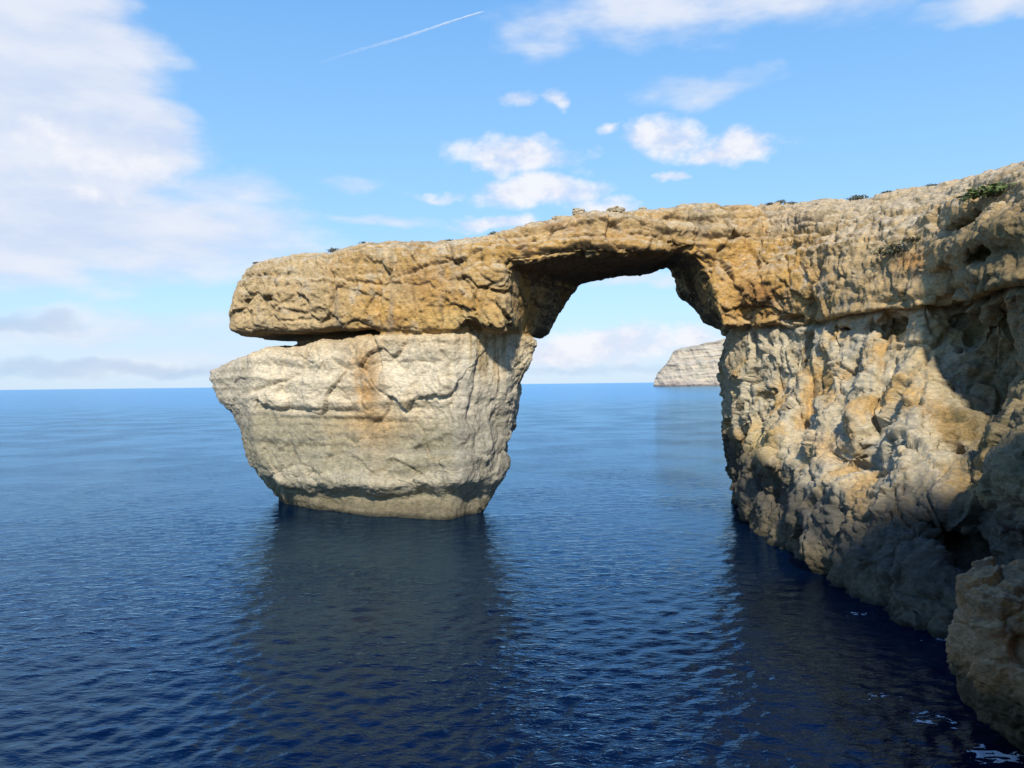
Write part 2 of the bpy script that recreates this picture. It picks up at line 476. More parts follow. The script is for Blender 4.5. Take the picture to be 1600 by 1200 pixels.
    # --- ribs and bulges standing out of the cliff
    for (a, b), (c_, d_), r_, bh in (((1285,585),(1212,735),1.5,.9),((1300,650),(1292,870),2.0,1.1),((1375,545),(1360,690),1.7,1.0),((1445,600),(1425,770),2.2,1.3),
                             ((1165,565),(1240,560),2.1,1.3),((1185,700),(1180,790),1.4,.8),((1500,385),(1590,350),1.3,.9),((1520,420),(1600,440),1.2,.8),
                             ((1290,455),(1460,470),1.6,1.0),((1150,450),(1255,440),1.8,1.2),((1590,740),(1600,860),1.6,.6),((1210,350),(1300,345),1.3,.8),((1330,800),(1400,830),1.8,1.1)):
        h0, h1 = hit(a, b), hit(c_, d_)
        if h0 is None or h1 is None: print('no rib', a, b); continue
        h0 = h0+np.array((bh*.6, bh, 0)); h1 = h1+np.array((bh*.6, bh, 0))
        ba = h1-h0; L2 = ba@ba
        t = np.clip(((Xg-h0[0])*ba[0]+(Yg-h0[1])*ba[1]+(Zg-h0[2])*ba[2])/L2, 0, 1)
        d = np.sqrt((Xg-h0[0]-t*ba[0])**2+(Yg-h0[1]-t*ba[1])**2+(Zg-h0[2]-t*ba[2])**2)-r_
        hh = np.clip(.5+.5*(f-d)/1.0, 0, 1)
        f = f*(1-hh)+d*hh-1.0*hh*(1-hh)
    wob = np.zeros(len(G)); wob[near] = fbm(g*.45+9, 2); wob = wob.reshape(f.shape)
    # --- hollows: px, py, half width, half height (metres), depth, push behind the surface
    for px, py, rx, rz, ry, push in ((1212,772,2.1,2.9,6,1.3),(1345,722,1.9,1.3,4,.7),(1542,822,1.7,2.7,6,1.0),(1556,862,1.8,2.4,6,1.2),(1515,858,1.5,1.3,4,.8),(1188,640,1.7,2.2,1.6,.2),(1156,735,1.0,4.2,3,.3),
                                (424,466,.9,.45,1.4,.1),(1500,352,3.4,.8,3,.6),(1235,497,3.0,.45,1.8,.3),(1390,508,5.2,.45,2.2,.3),(1310,512,2.5,.3,1.5,.2),(1210,700,.9,1.0,.9,.1),
                                (735,512,1.6,.6,1.5,.1),(770,450,1.2,1.0,.8,.0),(1520,400,2.5,.7,2,.3),(1560,560,3,4,2.5,.4),(1500,500,1.8,2.4,2.2,.3),(1480,700,1.2,2.5,1.5,.2)):
        c = hit(px, py)
        if c is None: print('no hit', px, py); continue
        c = c + np.array((0, push, 0))
        e = np.sqrt(((Xg-c[0])/rx)**2+((Yg-c[1])/ry)**2+((Zg-c[2])/rz)**2)
        f = np.maximum(f, (1-e+wob*(1.1 if rx < 1.4 else .45))*min(rx,rz,ry))
    return f.astype(np.float32)

CONTACT = 19.75
def displace(V, F):
    px, py = project(V)
    N = smooth_vec(normals(V, F), F, 6)
    x, y, z = V.T
    top = sstep(N[:,2], .45, .8)
    cliff = sstep(x, 14, 22)
    lower = 1-sstep(z, CONTACT-.6, CONTACT+.3)
    pil = lower*(1-cliff)
    warp = np.stack([perlin(V*.35+3), perlin(V*.35+31), perlin(V*.35+57)], 1)
    # blocks: every cell of a warped mosaic sits at its own depth and tilt
    q = (V+warp*1.3)*np.array((.29,.29,.40))
    f1, f2, rid, off = worley(q)
    crack = 1-sstep(f2-f1, .0, .10)
    blk = rid[:,0]*.55 + (off*rid[:,1:4]).sum(1)*.9
    amt = (.42-.08*cliff*lower)*(1-.55*pil)*(1-.3*top)
    amt = amt*(1-.35*pil)
    D = amt*blk - .13*crack*(1-.85*pil)
    q = (V+warp*.9)*np.array((.7,.7,1.2))
    f1, f2, rid, off = worley(q)
    blk2 = rid[:,0]*.5 + (off*rid[:,1:4]).sum(1)*.8
    D += (.11-.03*pil+.08*cliff*lower)*blk2 - .035*(1-sstep(f2-f1, 0, .12))*(1-pil)
    # bedding: thin ledges that follow the strata
    zz = z + perlin(V*np.array((.06,.06,.1)))*1.4
    one = np.zeros_like(V); one[:,2] = zz*1.15; one[:,0] = x*.03; one[:,1] = y*.03
    bed = perlin(one)+.35*perlin(one*2.7+9)*sstep(perlin(V*.2+61),-.2,.4)
    bedamt = np.where(z > 26, .6, .26)+.10*pil*(1-sstep(z, 9, 13))
    bedamt = bedamt*sstep(fbm(V*.11+5, 2), -.45, .25)
    bedamt = bedamt*(1-.75*sstep(px,700,720)*pil)
    D += bed*bedamt*(1-top)
    # contact joint, cut back under the slab
    jz = z-CONTACT-.35*perlin(V*np.array((.12,.12,0))+70)
    on = np.maximum(sstep(perlin(V*np.array((.1,.1,.0))+8), -.35, .15), cliff*sstep(perlin(V*np.array((.1,.1,.0))+8), -.75, -.35))
    joint = on*(1-top)*(1-sstep(y,100,104)*.5)
    # ridges and pits
    D += (fbm((V+warp*.5)*.6+20, 5, .55, ridge=True)-.3)*(.30-.11*pil+.06*cliff*lower)*(1-.6*pil*sstep(px,700,716))
    D += fbm(V*1.7+11, 3, .6)*(.16+.07*cliff*lower)
    D += pil*sstep(px,385,440)*(.6*perlin(V*np.array((.16,.16,.2))+71)+.5*perlin(V*np.array((.34,.34,.42))+23))
    rface = pil*sstep(px,700,716)
    D += rface*(.25*np.abs(perlin(np.stack([x*.55,y*.55,z*.06],1)+5))-.1)
    D -= .16*sstep(fbm(V*1.1+90, 3, .6), .18, .5)*(1-.5*pil)
    D *= 1-.7*np.exp(-((z-CONTACT-.3)/1.0)**2)*(1-sstep(px,600,660))
    D -= (.5+.45*cliff)*np.exp(-(jz/.24)**2)*joint
    D += cliff*.3*np.exp(-((jz-.62)/.33)**2)*joint
    q = np.stack([(x+1.4*warp[:,0])*.30, (y+1.4*warp[:,1])*.30, (z+1.2*warp[:,2])*.085], 1)+31
    f1, f2, rid, off = worley(q)
    slabs = rid[:,0]*.5+(off*rid[:,1:4]).sum(1)*1.0
    cr2 = 1-sstep(f2-f1, 0, .07)
    D += cliff*(.25+.55*lower)*slabs - cliff*(.12+.16*lower)*cr2
    q = (V+warp*1.5)*np.array((.13,.13,.16))+77
    f1, f2, rid, off = worley(q)
    D += pil*sstep(px,392,420)*(1-.6*sstep(px,700,716))*(.45*rid[:,0]*.5+.75*(off*rid[:,1:4]).sum(1)-.15*(1-sstep(f2-f1,0,.05)))*sstep(z,2.5,4)
    # vertical joints and flutes on the cliff
    fl = perlin(np.stack([(x+.8*y)*.28+.4*warp[:,0], (y-x)*.05, z*.05], 1)+15)
    D += cliff*lower*(.7*np.abs(fl)-.22)
    # placed features: px, py, rx, ry, angle (deg), amount (m along the normal)
    fw = 9*fbm(V*.5+14,3,.6), 7*fbm(V*.5+83,3,.6)
    for a, b, ra, rb, an, am in FEAT:
        c, s = math.cos(R(an)), math.sin(R(an))
        dx, dy = px-a+fw[0], py-b+fw[1]
        u, v = (dx*c+dy*s)/ra, (-dx*s+dy*c)/rb
        g = np.exp(-(u*u*u*u)-(v*v))
        D += am*g*(y < 105)
    inner = sstep(y, 86, 88)*(1-sstep(np.abs(N[:,1]), .55, .85))*sstep(z, 19, 20)*(x < 27)
    D *= 1-.55*inner
    damp = np.where((px > -200) & (px < 1900), 1, .6)
    V2 = V + N*(D*damp)[:,None]
    N2 = normals(V2, F)
    d2 = fbm(V2*3.6+3, 3, .6)*.07
    karst = sstep(N2[:,2], .3, .7)*sstep(z, 24, 28)
    d2 += karst*(fbm(V2*np.array((.9,.9,.9))+44, 3, .6, ridge=True)*.26)
    return V2 + N2*d2[:,None], N2, blk, bed, crack
FEAT = [ # cracks and creases
    (425,430,40,2.5,75,-.3),(480,500,50,2.5,-4,-.3),(555,440,50,2.5,10,-.25),(660,420,60,3,-18,-.3),(720,430,50,2.5,60,-.3),(840,385,60,2.5,-6,-.25),(1000,365,50,2.5,14,-.3),(1175,400,60,3,70,-.35),(1230,430,50,3,88,-.3),
    (430,600,60,4,-20,-.3),(480,560,90,10,4,.3),(640,600,60,22,20,.35),(450,690,40,4,70,-.2),(620,740,80,5,-8,-.25),(740,600,70,4,95,-.3),(780,600,70,5,100,-.25),
    (520,450,60,2.5,88,-.35),(590,450,60,3,86,-.35),(560,590,60,4,84,-.35),(590,560,35,4,80,-.55),
    (640,520,95,4,2,-.25),(703,590,70,5,88,-.25),(690,590,55,12,86,.35),
    (520,655,150,6,3,-.3),(560,700,170,5,2,-.25),(470,640,90,4,2,-.3),(660,690,60,6,-22,.35),
    (745,700,90,6,84,-.35),(760,690,60,10,100,.4),(905,375,30,3,80,-.35),
    (1268,560,110,6,92,-.8),(1230,640,140,14,118,.7),(1330,640,130,12,75,.6),(1375,600,90,6,95,-.5),(1440,560,70,5,-42,-.6),
    (1160,590,40,12,40,.5),(1420,470,60,5,-6,-.35),(1340,345,120,4,-4,-.4),(1400,300,120,4,-10,-.35),(1520,300,90,5,-14,-.35),
    (1430,330,110,6,-10,.3),(1210,370,90,4,-3,-.35),(1345,350,90,5,-3,.35),(1300,400,60,3,90,-.25),(1375,395,40,3,90,-.3),
    (1250,800,110,10,80,.6),(1300,760,60,16,-10,.5),
    ]

def lerp3(a, b, t): return a*(1-t)[:,None]+np.asarray(b)*t[:,None]
def colour(V, N, blk, bed, crack):
    px, py = project(V); x, y, z = V.T
    n1 = fbm(V*.09+2, 3); n2 = fbm(V*.23+33, 4, .6); n3 = fbm(V*.5+60, 4, .62); n4 = fbm(V*1.4+8, 3, .6)
    strat = perlin(np.stack([x*.02, y*.02, (z+perlin(V*.1)*1.2)*1.6], 1)+4)
    cliff = sstep(x, 14, 20)
    lowm = 1-sstep(z+.3*n2, CONTACT-.25, CONTACT+.25)
    tan, och, rust, pale, grey, cream, olive = map(np.array, ((.53,.385,.20),(.51,.30,.085),(.33,.155,.05),(.61,.52,.37),(.36,.33,.27),(.69,.595,.425),(.38,.34,.23)))
    # upper unit
    c = np.tile(tan, (len(V),1))
    warm = np.clip(sstep(n1+.5*n2, -.5, .15)*sstep(px, 480, 600)*(1-sstep(px, 1230, 1330)*.8), 0, 1)
    c = lerp3(c, och, warm*.85)
    c = lerp3(c, rust, sstep(n2+.5*n3, .18, .55)*warm*.75)
    c = lerp3(c, pale, sstep(n3-.4*n2, .1, .5)*.6)
    c = lerp3(c, grey, sstep(-n2+.5*n4, .25, .6)*.55)
    cap = sstep(N[:,2], .25, .65)*sstep(z, 24, 27)
    c = lerp3(c, (.52,.445,.32), np.maximum(cap*.7, sstep(z+1.5*n2, 28.6, 30.4)*.55*np.where(px>1200,1,.5)))
    # lower unit: cream above, olive grey with bedding below
    d = np.tile(cream, (len(V),1))
    d = lerp3(d, pale, sstep(n3, -.1, .4)*.7)
    d = lerp3(d, tan, sstep(n2, .1, .5)*.5)
    low = 1-sstep(z+1.3*n2+.02*(px-560)*(px<700)*.1, 9.6, 12.2)
    d = lerp3(d, (.315,.28,.185), low*.94)
    d = lerp3(d, cream*.75, low*sstep(strat+.5*n3, .1, .5)*.45)
    d = lerp3(d, cream*.8, sstep(5.5-z+1.5*n2,0,1)*sstep(z,2.6,3.4)*.5)
    d = lerp3(d, grey*.75, low*sstep(-strat, .05, .45)*.45)
    d = lerp3(d, (.47,.27,.095), np.exp(-((px-572-.12*(py-600)+14*n3)/24)**2-((py-598)/78)**2)*sstep(n3,-.7,.1)*.95)
    d = lerp3(d, (.24,.16,.08), np.exp(-((px-583+8*n3)/6)**2-((py-575)/45)**2)*sstep(n4,-.3,.2)*.7)
    d = lerp3(d, (.50,.33,.15), np.exp(-((px-585+20*n3)/55)**2-((py-662)/24)**2)*.7)
    d = lerp3(d, grey*.95, (1-sstep(px, 386, 396))*sstep(z, 8, 10)*.55)
    d = lerp3(d, tan*1.06, sstep(z+1.2*n2, 16.8, 19.6)*.6)
    # streaked face to the right of the front corner
    rf = sstep(px, 700, 722)*(px < 1000)
    st = fbm(np.stack([(px)*.13, z*.10, x*0], 1), 3, .6)
    d = lerp3(d, (.40,.30,.16), rf*sstep(st, .0, .3)*sstep(z, 13, 17)*.85)
    d = lerp3(d, (.62,.57,.44), rf*sstep(-st, .0, .4)*.6)
    d = lerp3(d, (.40,.385,.34), rf*(1-sstep(z+3*st, 13, 16.5))*.42)
    # cliff below the contact
    e = np.tile(np.array((.53,.455,.31)), (len(V),1))
    e = lerp3(e, och*1.05, sstep(n2+.4*n1, .0, .4)*.75)
    e = lerp3(e, (.50,.46,.36), sstep(n3-.5*n2, .1, .5)*.7)
    e = lerp3(e, grey*.8, sstep(-n2+.4*n4, .2, .6)*.55)
    vs = fbm(np.stack([(x+.5*y)*.9, (x-y)*.1, z*.12], 1), 4, .6)
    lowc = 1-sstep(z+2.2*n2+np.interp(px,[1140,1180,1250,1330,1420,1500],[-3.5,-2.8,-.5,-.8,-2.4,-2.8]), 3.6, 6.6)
    e = lerp3(e, (.085,.08,.066), lowc*.94)  # dark wet rock, its colour darkened further to deepen the shade here
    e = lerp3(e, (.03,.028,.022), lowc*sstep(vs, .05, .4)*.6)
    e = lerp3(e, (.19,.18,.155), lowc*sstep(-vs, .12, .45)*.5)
    d = lerp3(d, e, cliff) if False else d
    e = lerp3(e, (.24,.20,.13), sstep(vs+.5*n2, .12, .5)*.55)
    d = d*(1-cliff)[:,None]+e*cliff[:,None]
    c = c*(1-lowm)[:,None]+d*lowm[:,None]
    c = lerp3(c, (.27,.24,.19), sstep(fbm(np.stack([(x+.3*y)*.55, y*.2, z*.10],1)+31,4,.6), .12, .45)*(1-.6*lowm)*.5)
    for a, b, ra, rb, col, am in ((1430,408,32,16,(.52,.26,.08),.9),(1188,462,30,22,(.42,.20,.07),.8),(1150,440,30,60,(.50,.30,.11),.5),
                                  (1190,690,26,26,(.55,.40,.16),.8),(1285,700,40,26,(.55,.36,.16),.7),(660,440,40,30,(.38,.20,.07),.6),
                                  (735,500,60,14,(.58,.44,.20),.7),(950,372,60,18,(.40,.24,.10),.5),(1450,540,40,60,(.52,.36,.13),.6)):
        g = np.exp(-((px-a)/ra)**2-((py-b)/rb)**2)*sstep(n3, -.7, .1)*(y < 100)
        c = lerp3(c, col, g*am)
    # brown overgrown wall on the right
    br = sstep(px+60*n2, 1450, 1540)*(1-sstep(z+2*n2, 23, 27))*sstep(z, 6, 9)
    c = lerp3(c, (.20,.15,.07), br*.8)
    c = lerp3(c, (.07,.07,.028), br*sstep(n3+.5*n4, .1, .45)*.7)
    c = lerp3(c, (.09,.075,.05), (crack*.35+sstep(n3+.6*n4,.30,.62)*.55)*(1-.4*lowm))
    # downward-facing rock over the opening, coloured dark brown
    roof_dark = sstep(-N[:,2], .25, .6)*sstep(z, 19.5, 20.5)*(1-sstep(x, 26, 30))
    c = lerp3(c, (.12,.085,.05), roof_dark*.85)
    # algae and the wet band at the waterline
    wl = z+.5*n3
    c = lerp3(c, (.13,.105,.062), (1-sstep(wl, .7, 3.0))*.75)
    c = lerp3(c, (.04,.038,.025), (1-sstep(wl, .05, .55))*.9)
    return np.clip(c*(1+.26*n4+.16*n3)[:,None], .015, .85)

def build_rock():
    f = build_field()
    V, F = surface_nets(f, ORG, H)
    # drop what lies behind and out of sight below the water
    fc = V[F].mean(1)
    keep = (fc[:,2] > -1.4)
    F = F[keep]; u, inv = np.unique(F.ravel(), return_inverse=True); V = V[u]; F = inv.reshape(F.shape)
    lab = np.arange(len(V))
    for _ in range(400):
        mn = lab[F].min(1); new = lab.copy()
        for j in range(4): np.minimum.at(new, F[:,j], mn)
        new = new[new]
        if (new == lab).all(): break
        lab = new
    big = np.bincount(lab)[lab] > 2500
    F = F[big[F[:,0]]]; u, inv = np.unique(F.ravel(), return_inverse=True); V = V[u]; F = inv.reshape(F.shape)
    V, F = subdivide(V, F, 2)
    V, N, blk, bed, crack = displace(V, F)
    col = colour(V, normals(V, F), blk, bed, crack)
    fc = V[F].mean(1)
    x, y, z = fc.T
    zc = CONTACT+.0*x
    pillar = (z < zc) & (x < 12)
    # the crease in the cliff divides the abutment from the cliff behind and beside it
    side = (x-29.9)*.8-(y-81.8)*.6
    bridge = (z >= zc) & (x < 23.2)
    cliffm = ~pillar & ~bridge & (side > 0)
    abut = ~pillar & ~bridge & ~cliffm
    arch = empty('sea_arch', (-8, 95, 0))
    tag(arch, 'huge natural limestone arch standing in the sea, flat slab bridging from pale pillar to cliff', 'rock arch')
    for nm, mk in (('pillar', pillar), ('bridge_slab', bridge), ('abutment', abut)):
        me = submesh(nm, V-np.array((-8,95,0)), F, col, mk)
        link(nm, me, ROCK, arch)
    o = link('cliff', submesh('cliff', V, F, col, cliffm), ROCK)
    o['kind'] = 'structure'
    print('rock verts', len(V), 'quads', len(F))
    return V, F
RV_, RF_ = build_rock()


# ------------------------------------------------------------------ unseen cliff added right of and behind the camera to shade the near rocks
def small_rock(levels, org, dim, h, lev, amp, seed, extra=None):
    gx, gy, gz = [org[i]+h*np.arange(dim[i]) for i in range(3)]
    f = np.full(dim, 9.); XY = np.meshgrid(gx, gy, indexing='ij')
    ks = [l[0] for l in levels]; rows = [l[1] for l in levels]
    for k, z in enumerate(gz):
        f[:,:,k] = np.maximum(poly_sdf(*XY, lerp_rows(ks, rows, z)), z-ks[-1])
    if extra is not None: f = extra(f, gx, gy, gz)
    f = blur(f, 1)
    V, F = surface_nets(f, org, h)
    if lev: V, F = subdivide(V, F, lev)
    return V, F
def shade_cliff():
    lv = []
    for z, i in ((-3,0),(6,0),(16,1.0),(26,.5),(30,3),(33,8)):
        lv.append((z, [(13.6+i*.3,20.3-i*.3),(11.0+i*.5,12),(16+i,2),(15+i,-14),(8+i,-30),(30,-60),(75,-60),(75,26-i),(40,27-i),(24,23.5-i)]))
    V, F = small_rock(lv, (4,-62,-2), (37,45,21), 2.0, 2, 1, 5)
    N = normals(V, F)
    f1, f2, rid, off = worley(V*.22)
    V = V + N*(fbm(V*.12+3, 5, .6)*2.4+1.0*rid[:,0]+.8*(off*rid[:,1:]).sum(1)-.6)[:,None]
    c = lerp3(np.tile(np.array((.50,.42,.28)),(len(V),1)), (.36,.32,.25), sstep(fbm(V*.3+7,3), -.1,.4))
    me = to_mesh('cliff', V, F); add_col(me, c)
    o = link('cliff', me, ROCK); o['kind'] = 'structure'
shade_cliff()
def unseen_ground():  # unseen rising land, added behind the camera to cut the sky fill
    gx = np.linspace(-150, 90, 81); gy = np.linspace(-170, 3, 60)
    X, Y = np.meshgrid(gx, gy, indexing='ij')
    n = fbm(np.stack([X.ravel()*.03, Y.ravel()*.03, X.ravel()*0+3], 1), 4).reshape(X.shape)
    Z = 12.3 + np.clip(-Y-4, 0, 95)*.5 + 4*n*np.clip(-Y/20, 0, 1)
    Z = np.where(Y > 2, -3, Z)
    k = len(gy); i, j = np.meshgrid(np.arange(len(gx)-1), np.arange(k-1), indexing='ij')
    F = np.stack([i*k+j, (i+1)*k+j, (i+1)*k+j+1, i*k+j+1], -1).reshape(-1,4)
    V = np.stack([X,Y,Z], -1).reshape(-1,3)
    me = to_mesh('unseen_ground', V, F)
    add_col(me, lerp3(np.tile(np.array((.40,.34,.23)),(len(V),1)), (.16,.16,.08), sstep(fbm(V*.2,3),-.1,.3)))
    o = link('unseen_ground', me, ROCK); o['kind'] = 'structure'
unseen_ground()

# ------------------------------------------------------------------ rock in the right foreground
def shore_rock():
    def xp(px, d): return (px-800)/FPX*d
    d = 30.0
    lv = []
    for z, l, fr, bb in ((-1.5,1638,28,36),(0,1622,27.8,36),(0.5,1606,27.9,36),(1,1582,28,36),(1.581,1550,28.3,36.3),(2.325,1534,28.6,36.5),(3.72,1534,29.2,36.5),(4.929,1545,29.6,36.5),(5.58,1539,29.8,36),(6.138,1542,30,35.5),(6.603,1552,30.5,35)):
        lv.append((z, [(xp(l,d)+.15, d+1.4),(xp(l,d)+.35, d+.2),(xp(l,d)+1.1, fr+.3),(xp(1585,fr), fr-.1),(xp(1700,fr), fr-1.0),(30,fr-2),(32,bb),(xp(l,d)+3.5, bb),(xp(l,d)+.4, d+3)]))
    h = .3
    def extra(f, gx, gy, gz):
        X, Y, Z = np.meshgrid(gx, gy, gz, indexing='ij')
        G = np.stack([X,Y,Z],-1).reshape(-1,3)
        f = f + (fbm(G*.45+12, 3)*.55).reshape(f.shape)
        top = 6.15-.2*np.abs(X-18.2)*(X<18.2)+.10*np.sin(X*1.7)
        return np.maximum(f, Z-top)
    V, F = small_rock(lv, (14.0,25,-1.2), (62,43,32), h, 2, 1, 5, extra)
    N = smooth_vec(normals(V, F), F, 4); x, y, z = V.T
    warp = np.stack([perlin(V*.6+3), perlin(V*.6+31), perlin(V*.6+57)], 1)
    f1, f2, rid, off = worley((V+warp*.6)*np.array((.55,.55,.7)))
    D = .36*(rid[:,0]*.5+(off*rid[:,1:]).sum(1)) - .12*(1-sstep(f2-f1,0,.12))
    D += .24*(fbm(V*1.2+4,5,.55,ridge=True)-.3)+.12*fbm(V*3.2+8,3,.6)+.06*fbm(V*7+8,2,.6)-.1*sstep(fbm(V*2.2+50,3,.6),.15,.45)
    D += .10*perlin(np.stack([x*.1,y*.1,z*1.9+warp[:,0]],1))*sstep(z,4,5)
    V = V+N*D[:,None]; N = normals(V, F)
    n2 = fbm(V*.7+9,4,.6); n4 = fbm(V*2.6+1,3,.6)
    c = np.tile(np.array((.36,.17,.055)),(len(V),1))
    c = lerp3(c, (.22,.11,.05), sstep(n2,-.05,.3)*sstep(z,4.6,5.4))
    c = lerp3(c, (.54,.31,.17), np.exp(-((z-4.2+n2)/.9)**2)*.85)
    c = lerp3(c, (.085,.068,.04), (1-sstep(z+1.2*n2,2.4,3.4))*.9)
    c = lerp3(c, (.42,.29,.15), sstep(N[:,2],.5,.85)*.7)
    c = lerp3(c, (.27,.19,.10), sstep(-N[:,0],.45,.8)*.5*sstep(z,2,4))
    c = lerp3(c, (.10,.085,.05), sstep(n4+.5*n2,.22,.5)*.6)
    c = lerp3(c, (.035,.033,.022), (1-sstep(z+.4*n2,.3,1.0))*.9)
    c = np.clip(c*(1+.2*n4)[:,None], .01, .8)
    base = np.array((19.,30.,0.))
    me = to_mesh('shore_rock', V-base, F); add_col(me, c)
    o = link('shore_rock', me, rock_material('shore_limestone', 2.0)); o.location = base
    tag(o, 'brown flat-topped rock rising from dark water at the near right corner', 'rock')
shore_rock()

# ------------------------------------------------------------------ far headland
def headland():
    sil = [(1029,604),(1031,596),(1036,582),(1046,570),(1053,560),(1060,548),(1069,542.5),(1085,540),(1100,537),(1120,533),(1141,527),(1250,505),(1420,480)]
    D0 = 2650.
    us = np.linspace(0, 1, 520); pxs = 1029+(1420-1029)*us**1.5
    ty = np.interp(pxs, *zip(*sil))
    xs = (pxs-800)/FPX*D0
    zt = np.array([P(a,b,D0)[2] for a,b in zip(pxs,ty)]); zt = np.maximum(zt + 5*fbm(np.stack([xs*.02,xs*0,xs*0],1)+3,4,.6), 2)
    nv = 110; vs = np.linspace(0, 1, nv)
    U, Vv = np.meshgrid(np.arange(len(us)), vs, indexing='ij')
    x = xs[U]; z = -3+(zt[U]+3)*Vv
    nose = np.exp(-np.maximum(x-xs[0],0)/70)
    y = D0 + 110*nose + z*.40 - (x-xs[0])*.18
    p = np.stack([x,y,z],-1).reshape(-1,3)
    st = p[:,2]-.045*(p[:,0]-xs[0])+3*fbm(p*.01+3,2)
    one = np.stack([p[:,0]*.002, p[:,1]*0, st*.05],1)
    bed = perlin(one+5)+.6*perlin(one*2.3+2)
    gul = 1.5*fbm(np.stack([p[:,0]*.022+p[:,2]*.006, p[:,0]*0, p[:,2]*.012],1)+8,4,.55,ridge=True)
    p[:,1] += -np.tanh(bed*2)*3.5 - gul*9 + fbm(p*np.array((.02,.02,.05))+2,3)*7
    p[:,2] += fbm(p*.03+21,2)*2.0*(p[:,2]>4)
    # terraces running back from the brink
    top = p.reshape(len(us),nv,3)[:,-1,:]
    back = [p.reshape(len(us),nv,3)]
    for q, dz in ((60,3),(200,6),(700,-4)):
        b = top.copy(); b[:,1] += q; b[:,0] += q*.32; b[:,2] += dz*np.clip((b[:,2])/40,0,1); back.append(b[:,None,:])
    A = np.concatenate(back, 1); n, k = A.shape[:2]
    i, j = np.meshgrid(np.arange(n-1), np.arange(k-1), indexing='ij')
    F = np.stack([i*k+j, (i+1)*k+j, (i+1)*k+j+1, i*k+j+1], -1).reshape(-1,4)
    V = A.reshape(-1,3)
    st = V[:,2]-.045*(V[:,0]-xs[0])+3*fbm(V*.01+3,2)
    one = np.stack([V[:,0]*.002, V[:,1]*0, st*.05],1)
    bed = perlin(one+5)+.6*perlin(one*2.3+2)
    c = np.tile(np.array((.50,.42,.315)),(len(V),1))
    c = lerp3(c, (.30,.275,.255), sstep(-bed,-.05,.5)*.3)
    c = lerp3(c, (.52,.47,.41), sstep(bed,.0,.5)*.5)
    c = lerp3(c, (.33,.31,.24), sstep(fbm(V*.03+4,4,.6),.05,.4)*.5)
    c = lerp3(c, (.38,.31,.27), (1-sstep(V[:,2],14,22))*.5)
    c = lerp3(c, (.12,.11,.11), (1-sstep(V[:,2],3,9))*.8)
    c = lerp3(c, (.25,.24,.20), sstep(V[:,2]-zt[np.repeat(np.arange(n),k)],-14,0)*.5)
    m = bpy.data.materials.new('far_limestone'); m.use_nodes = True
    w = NT(m.node_tree); b = w.n['Principled BSDF']; b.inputs['Roughness'].default_value = .95
    at = w.n.new('ShaderNodeAttribute'); at.attribute_name = 'col'
    geo = w.n.new('ShaderNodeNewGeometry')
    mp = w.n.new('ShaderNodeMapping'); w.l.new(geo.outputs['Position'], mp.inputs[0]); mp.inputs['Scale'].default_value = (.22,.22,1.5)
    nf = w.noise(mp.outputs[0], .14, 6, .6)
    w.l.new(w.mix(1.0, at.outputs['Color'], w.mix(w.ss(nf,.3,.7), (.74,.74,.75,1), (1.18,1.18,1.16,1)), 'MULTIPLY'), b.inputs['Base Color'])
    me = to_mesh('headland', V, F); add_col(me, c)
    o = link('headland', me, m); o['kind'] = 'structure'
headland()

